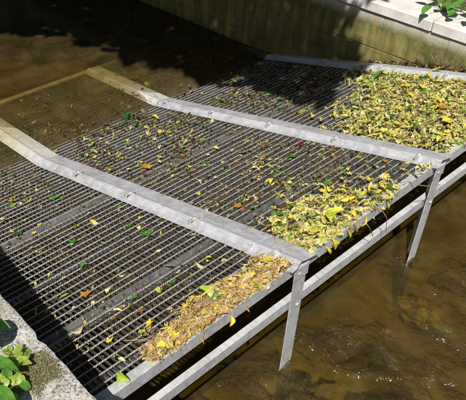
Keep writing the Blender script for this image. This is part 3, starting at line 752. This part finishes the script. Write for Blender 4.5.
for k in range(26):
    reg = random.choice([((-1.2, 0), (1.42, 2.6), .045), ((-.3, 0), (.1, .9), .035), ((-.16, 0), (-.9, -.1), .04), ((-2, -.4), (.15, 1.15), .012)])
    x, y = random.uniform(*reg[0]), random.uniform(*reg[1]); a = random.uniform(0, 3.14); l = random.uniform(.03, .08)
    p = [(x+math.cos(a)*l*q, y+math.sin(a)*l*q+random.uniform(-.004, .004), rz(min(0, x+math.cos(a)*l*q))+reg[2]+random.uniform(-.005, .01)) for q in (-1, -.3, .4, 1)]
    zone = 'far panel litter' if y > 1.3 else 'near panel front litter' if y < 0 else 'middle panel front drift' if x > -.3 and reg[2] > .03 else 'bare middle grating'
    twig(p, random.uniform(.0015, .0028), 'short dry brown twig lying on the ' + zone + (' toward the water end' if x < -.7 else '') + (', left half' if (y % 1.3) < .6 or -1.3 < y < -.6 else ', right half'), M_TWIG, 'short twigs on the ' + zone)

# ------------------------------------------------------------------ plants
def blade(length, width, droop, fold=.25, n=8, wave=.02):
    vs, fs = [], []
    for i in range(n+1):
        t_ = i/n; w_ = width*math.sin(math.pi*min(1, t_**.75))**.8*(1 if t_ < 1 else 0)
        a = droop*t_
        x = length*(math.sin(a)/a if a > 1e-3 else 1)*t_; z = -length*t_*((1-math.cos(a))/a if a > 1e-3 else 0)
        for s_, f_ in ((-1, 1), (-.5, .45), (0, 0), (.5, .45), (1, 1)):
            vs.append((x, s_*w_, z + fold*f_*w_ + wave*width*math.sin(i*2.1+s_)))
    for i in range(n):
        for k in range(4): fs.append((i*5+k, (i+1)*5+k, (i+1)*5+k+1, i*5+k+1))
    return vs, fs
def plant(name, base, leaves, label, cat='plant'):
    """leaves: (tip-direction yaw, start point rel, length, width, pitch, droop, material)"""
    R_ = empty(name, base); tag(R_, label, cat)
    for (st, yaw, pitch, ln, wd, dr, m) in leaves:
        vs, fs = blade(ln, wd, dr); me = pydata('leaf', vs, fs, m, True)
        o = link('leaf', me, None, R_); o.location = st; o.rotation_euler = Euler((random.uniform(-.25, .25), -pitch, yaw), 'XYZ')
        p = [Vector((0, 0, -.02)), Vector((st[0]*.35, st[1]*.35, st[2]*.6)), Vector(st)]
        vs, fs = tube(p, [.004, .0035, .002], 6); link('stem', pydata('stem', vs, fs, M_STEM, True), None, R_)
    return R_
# near plant: roots at the back of the concrete wall, big leaves reach into the frame at the left
def wallxy(px, py, z):
    d = RC @ Vector(((px-233)/F_, -(py-200)/F_, -1)); t_ = (z-CAMP.z)/d.z; p = CAMP+d*t_; return p
a1, a2, a3, a4 = wallxy(-14, 322, 1.13), wallxy(-16, 362, 1.16), wallxy(-12, 392, 1.18), wallxy(-20, 345, 1.2)
bp_ = wallxy(-40, 385, 1.06)
def rel(p): return tuple(Vector(p)-Vector(bp_))
plant('broadleaf_plant', bp_, [
  (rel(a1), .62, .1, .095, .024, .5, PLANT), (rel(a2), .70, .1, .125, .034, .5, PLANT),
  (rel(a3), .6, .05, .10, .035, .4, PLANT), (rel(a4), 2.4, .3, .14, .04, .6, PLANT),
  ((-.1, -.1, .2), 3.3, .4, .22, .05, .7, PLANT), ((0, -.14, .16), 4.6, .3, .2, .05, .7, PLANT)],
  'leafy green plant with broad pointed leaves on the concrete wall at lower left')
# lime weed in front of it
def weed(name, base, n, rad, hgt, ls, m, label, seed=0):
    rr = random.Random(seed); R_ = empty(name, base); tag(R_, label, 'plant')
    for k in range(n):
        a = rr.uniform(0, 6.28); r_ = rad*math.sqrt(rr.random()); h = hgt*rr.uniform(.3, 1)
        vs, fs = blade(rr.uniform(.7, 1.2)*ls, ls*.36, rr.uniform(.3, .9), .2, 5)
        o = link('leaf', pydata('leaf', vs, fs, m, True), None, R_)
        st = (math.cos(a)*r_, math.sin(a)*r_, h); o.location = st; o.rotation_euler = (rr.uniform(-.4, .4), rr.uniform(-.5, .3), a+rr.uniform(-.8, .8))
        if k % 3 == 0:
            vs, fs = tube([(0, 0, -.01), (st[0]*.5, st[1]*.5, st[2]*.5), st], [.003, .0025, .0015], 5)
            link('stem', pydata('stem', vs, fs, M_STEM, True), None, R_)
    return R_
weed('weed', wallxy(14, 372, 1.055), 24, .055, .045, .042, PLANTL, 'lime green weed with small leaves growing on the mossy concrete', 3)
weed('weed', wallxy(4, 392, 1.055), 18, .06, .07, .055, PLANT, 'darker green weed at the very corner of the concrete wall', 5)
weed('weed', wallxy(16, 356, 1.055), 12, .035, .02, .03, PLANTL, 'small pale rosette weed on the concrete above the lime weed', 8)
# moss on the wall
V, F = [], []
mr = random.Random(4)
c = 0
while c < 22000:
    x, y = mr.uniform(-.75, .35), mr.uniform(-1.62, YN-.01)
    f = noise.noise(Vector((x*5, y*5, 7))) + .5*noise.noise(Vector((x*17, y*17, 7)))
    g = math.exp(-(((x+.21)/.17)**2 + ((y+1.42)/.11)**2))
    if f + g*.62 < .36 + mr.uniform(-.16, .16): continue
    c += 1; s_ = mr.uniform(.0015, .0045); a = mr.uniform(0, 6.28); b0 = len(V)
    z = WZ+mr.uniform(-.004, .010)
    V += [(x, y, z), (x+math.cos(a)*s_, y+math.sin(a)*s_, z+s_*mr.uniform(.2, 1)), (x+math.cos(a+1.3)*s_, y+math.sin(a+1.3)*s_, z+s_*mr.uniform(.2, 1))]; F.append((b0, b0+1, b0+2))
tag(link('moss', pydata('moss', V, F, M_MOSS)), 'yellow green moss patches on the concrete wall', 'moss', kind='stuff')
# plants behind the far coping
def fwp(u, v, z): return FW.matrix_world @ Vector((u, v, z))
bpy.context.view_layer.update()
def bushy(name, base, n, rad, hgt, ls, label, seed, m=PLANT):
    rr = random.Random(seed); R_ = empty(name, base); tag(R_, label, 'plant')
    for k in range(n):
        a = rr.uniform(0, 6.28); r_ = rad*rr.uniform(.2, 1); h = hgt*rr.uniform(.25, 1)
        vs, fs = blade(rr.uniform(.7, 1.2)*ls, ls*.32, rr.uniform(.5, 1.2), .2, 6)
        o = link('leaf', pydata('leaf', vs, fs, m, True), None, R_)
        st = (math.cos(a)*r_, math.sin(a)*r_, h); o.location = st; o.rotation_euler = (rr.uniform(-.3, .3), rr.uniform(-.4, .3), a)
        vs, fs = tube([(0, 0, -.02), (st[0]*.4, st[1]*.4, st[2]*.7), st], [.006, .004, .002], 5)
        link('stem', pydata('stem', vs, fs, M_STEM, True), None, R_)
    return R_
for k, (px, py, lb) in enumerate([(447, 8, 'bright green leafy plant spilling over the far coping, top right'), (474, 16, 'leafy plant at the very corner leaning over the far coping'), (410, -4, 'leafy plant mostly above the frame, left of the bright green one')][:2]):
    p = wallxy(px, py, .868); yf = 3.07+.104*p.x
    bushy('broadleaf_plant', (p.x+.02, yf+.25, .86), 18, .24, .27, .11, lb, 11+k)
# dry grasses sprouting where the wall meets the rack
for k, (px, py, lb) in enumerate([(419, 60, 'tuft of dry brown stalks at the wall foot, left one'), (434, 64, 'tuft of dry brown stalks at the wall foot, middle one'), (447, 68, 'tuft of dry brown stalks at the wall foot, right one')]):
    d = RC @ Vector(((px-233)/F_, -(py+8-200)/F_, -1)); 
    t_ = (3.05-.11 - CAMP.y)/d.y; p = CAMP+d*t_
    R_ = empty('dry_tuft', (p.x, 2.93, rz(p.x)+.0)); tag(R_, lb, 'plant')
    for q in range(9):
        a = random.uniform(-.5, .5); l = random.uniform(.06, .13)
        vs, fs = tube([(q*.012-.05, 0, -.02), (q*.012-.05+a*l*.5, -.005, l*.6), (q*.012-.05+a*l*1.1, -.02, l)], [.0035, .003, .001], 4)
        link('stalk', pydata('stalk', vs, fs, M_TWIG, True), None, R_)
# debris between the far strip and the wall
it = []
for k in range(800):
    x = random.uniform(-1.6, .3); y = random.uniform(2.84, 3.07+.104*x)
    it.append((Matrix.Translation((x, y, rz(min(x, 0))-.01+random.uniform(0, .03))) @ Euler((random.gauss(0, .5), random.gauss(0, .5), random.uniform(0, 6))).to_matrix().to_4x4() @ Matrix.Scale(random.uniform(.02, .05), 4), rk()))
litter('leaf_litter', it, BITS, 'brown leaf debris packed between the far cover strip and the wall')

# ------------------------------------------------------------------ trees: overhanging crown that shades the upper part
def crown(name, pts, size, parent, seed, n_leaf=5):
    rr = random.Random(seed); V, F = [], []
    for (x, y, z) in pts:
        s_ = size*rr.uniform(.6, 1.3)
        M = Matrix.Translation((x, y, z)) @ Euler((rr.gauss(0, .6), rr.gauss(0, .6), rr.uniform(0, 6.3))).to_matrix().to_4x4()
        b0 = len(V)
        for q in ((-.5, 0, 0), (-.15, -.27, .06), (.25, -.2, .04), (.55, 0, -.06), (.25, .2, .04), (-.15, .27, .06)):
            V.append(M @ (Vector(q)*s_))
        F += [(b0, b0+1, b0+2, b0+3), (b0, b0+3, b0+4, b0+5)]
    return link(name, pydata(name, V, F, CROWN), None, parent)
def limbs(parent, base, top, ends, r0, seed):
    rr = random.Random(seed)
    p = [Vector(base).lerp(Vector(top), q)+Vector((rr.uniform(-.08, .08), rr.uniform(-.08, .08), 0))*(q*(1-q)*4) for q in (0, .2, .4, .6, .8, 1)]
    vs, fs = tube(p, [r0*1.3, r0, r0*.9, r0*.8, r0*.68, r0*.5], 12); link('trunk', pydata('trunk', vs, fs, M_BARK, True), None, parent)
    for k, e in enumerate(ends):
        a = p[2+k % 4]; e = Vector(e); mid = a.lerp(e, .5)+Vector((0, 0, .25))
        vs, fs = tube([a, a.lerp(mid, .5)+Vector((0, 0, .05)), mid, mid.lerp(e, .5)+Vector((0, 0, .04)), e], [r0*.42, r0*.36, r0*.28, r0*.18, r0*.06], 8)
        link('limb', pydata('limb', vs, fs, M_BARK, True), None, parent)
K = Vector((.40, -.58, 1.0))
def yedge(x):
    return float(np.interp(x, [-9, -6.5, -5.5, -4.85, -4.2, -3.9, -3.4, -2.85, -2.5, -2.0, -1.3], [-1.2, -.3, .35, .9, 1.35, 1.5, 1.6, 1.85, 2.0, 1.98, 2.05]))
def xedge(y): return float(np.interp(y, [1.9, 2.3, 2.6, 2.96, 3.06, 3.18, 4], [-1.42, -1.52, -1.62, -1.56, -1.75, -2.08, -2.35]))
T = empty('overhanging_tree', (-5.2, 4.6, .72)); tag(T, 'broad tree on the far bank whose crown overhangs the upstream water', 'tree')
rr = random.Random(21); pts = []
while len(pts) < 26000:
    x, y = rr.uniform(-9.5, -1.2), rr.uniform(-1.4, 5.5)
    f = .22*noise.noise(Vector((x*1.7, y*1.7, 0))) + .16*noise.noise(Vector((x*5, y*5, 2)))
    if y < yedge(x)+f or x > xedge(y)+f: continue
    # gaps let dapples through near the edge
    edge = min(y-yedge(x), (xedge(y)-x)*1.6)
    if noise.noise(Vector((x*3.4, y*3.4, 8)))+.5*noise.noise(Vector((x*9, y*9, 8))) > .20+edge*1.15: continue
    h = rr.uniform(3.5, 4.5) + .25*edge*rr.random()
    pts.append((x+K.x*h+5.2, y+K.y*h-4.6, h-.72))
crown('crown', pts, .19, T, 5)
limbs(T, (0, 0, -.1), (.4, -.6, 3.6), [(2.6, -4.6, 3.3), (1.2, -5.0, 3.5), (-1, -4.6, 3.6), (3.2, -3.6, 3.2), (-2, -3, 3.5), (2, -2.5, 3.4)], .17, 3)
def tree(pos, h, rad, label, seed, n=3200):  # unseen trees, added to darken water reflections and the shaded wall
    R_ = empty('unseen_bank_tree', pos); tag(R_, label, 'tree', 'trees and shrubs on the banks out of view'); rr = random.Random(seed); pts = []
    cl = [(rr.gauss(0, rad*.5), rr.gauss(0, rad*.5), h*rr.uniform(.25, .95), rad*rr.uniform(.3, .55)) for _ in range(16)]
    for k in range(n):
        c_ = rr.choice(cl); d = Vector((rr.gauss(0, 1), rr.gauss(0, 1), rr.gauss(0, 1))).normalized()*c_[3]*rr.uniform(.5, 1)
        pts.append((c_[0]+d.x, c_[1]+d.y, max(.1, c_[2]+d.z)))
    crown('crown', pts, .26, R_, seed); limbs(R_, (0, 0, -.1), (0, 0, h*.7), [c_[:3] for c_ in cl[:6]], .12, seed)
for k, (x, y, h, r_) in enumerate([(-3.2, 5.0, 4.5, 1.3), (-7.5, 5.2, 6, 1.9), (-5.5, 6.8, 7, 2.0), (-1.3, 6.2, 5, 1.6), (-10.5, 5.5, 7, 2.2), (-16, 1.5, 7, 2.4), (-14, 4.6, 7, 2.4), (-17, -2, 6, 2.2), (-13, 8, 8, 2.5), (-8.5, 9, 8, 2.5), (-3, 9, 8, 2.5), (-9, -6.5, 6, 2), (-5, -7.5, 7, 2.2), (-1, -8, 7, 2.2), (3, -8, 7, 2.2)]):
    tree((x, y, .72 if y > 3 else .9 if y < -3 else 1.3), h, r_, f'added dense leafy tree on the {"far" if y > 2 else "near"} bank outside the picture', 40+k)
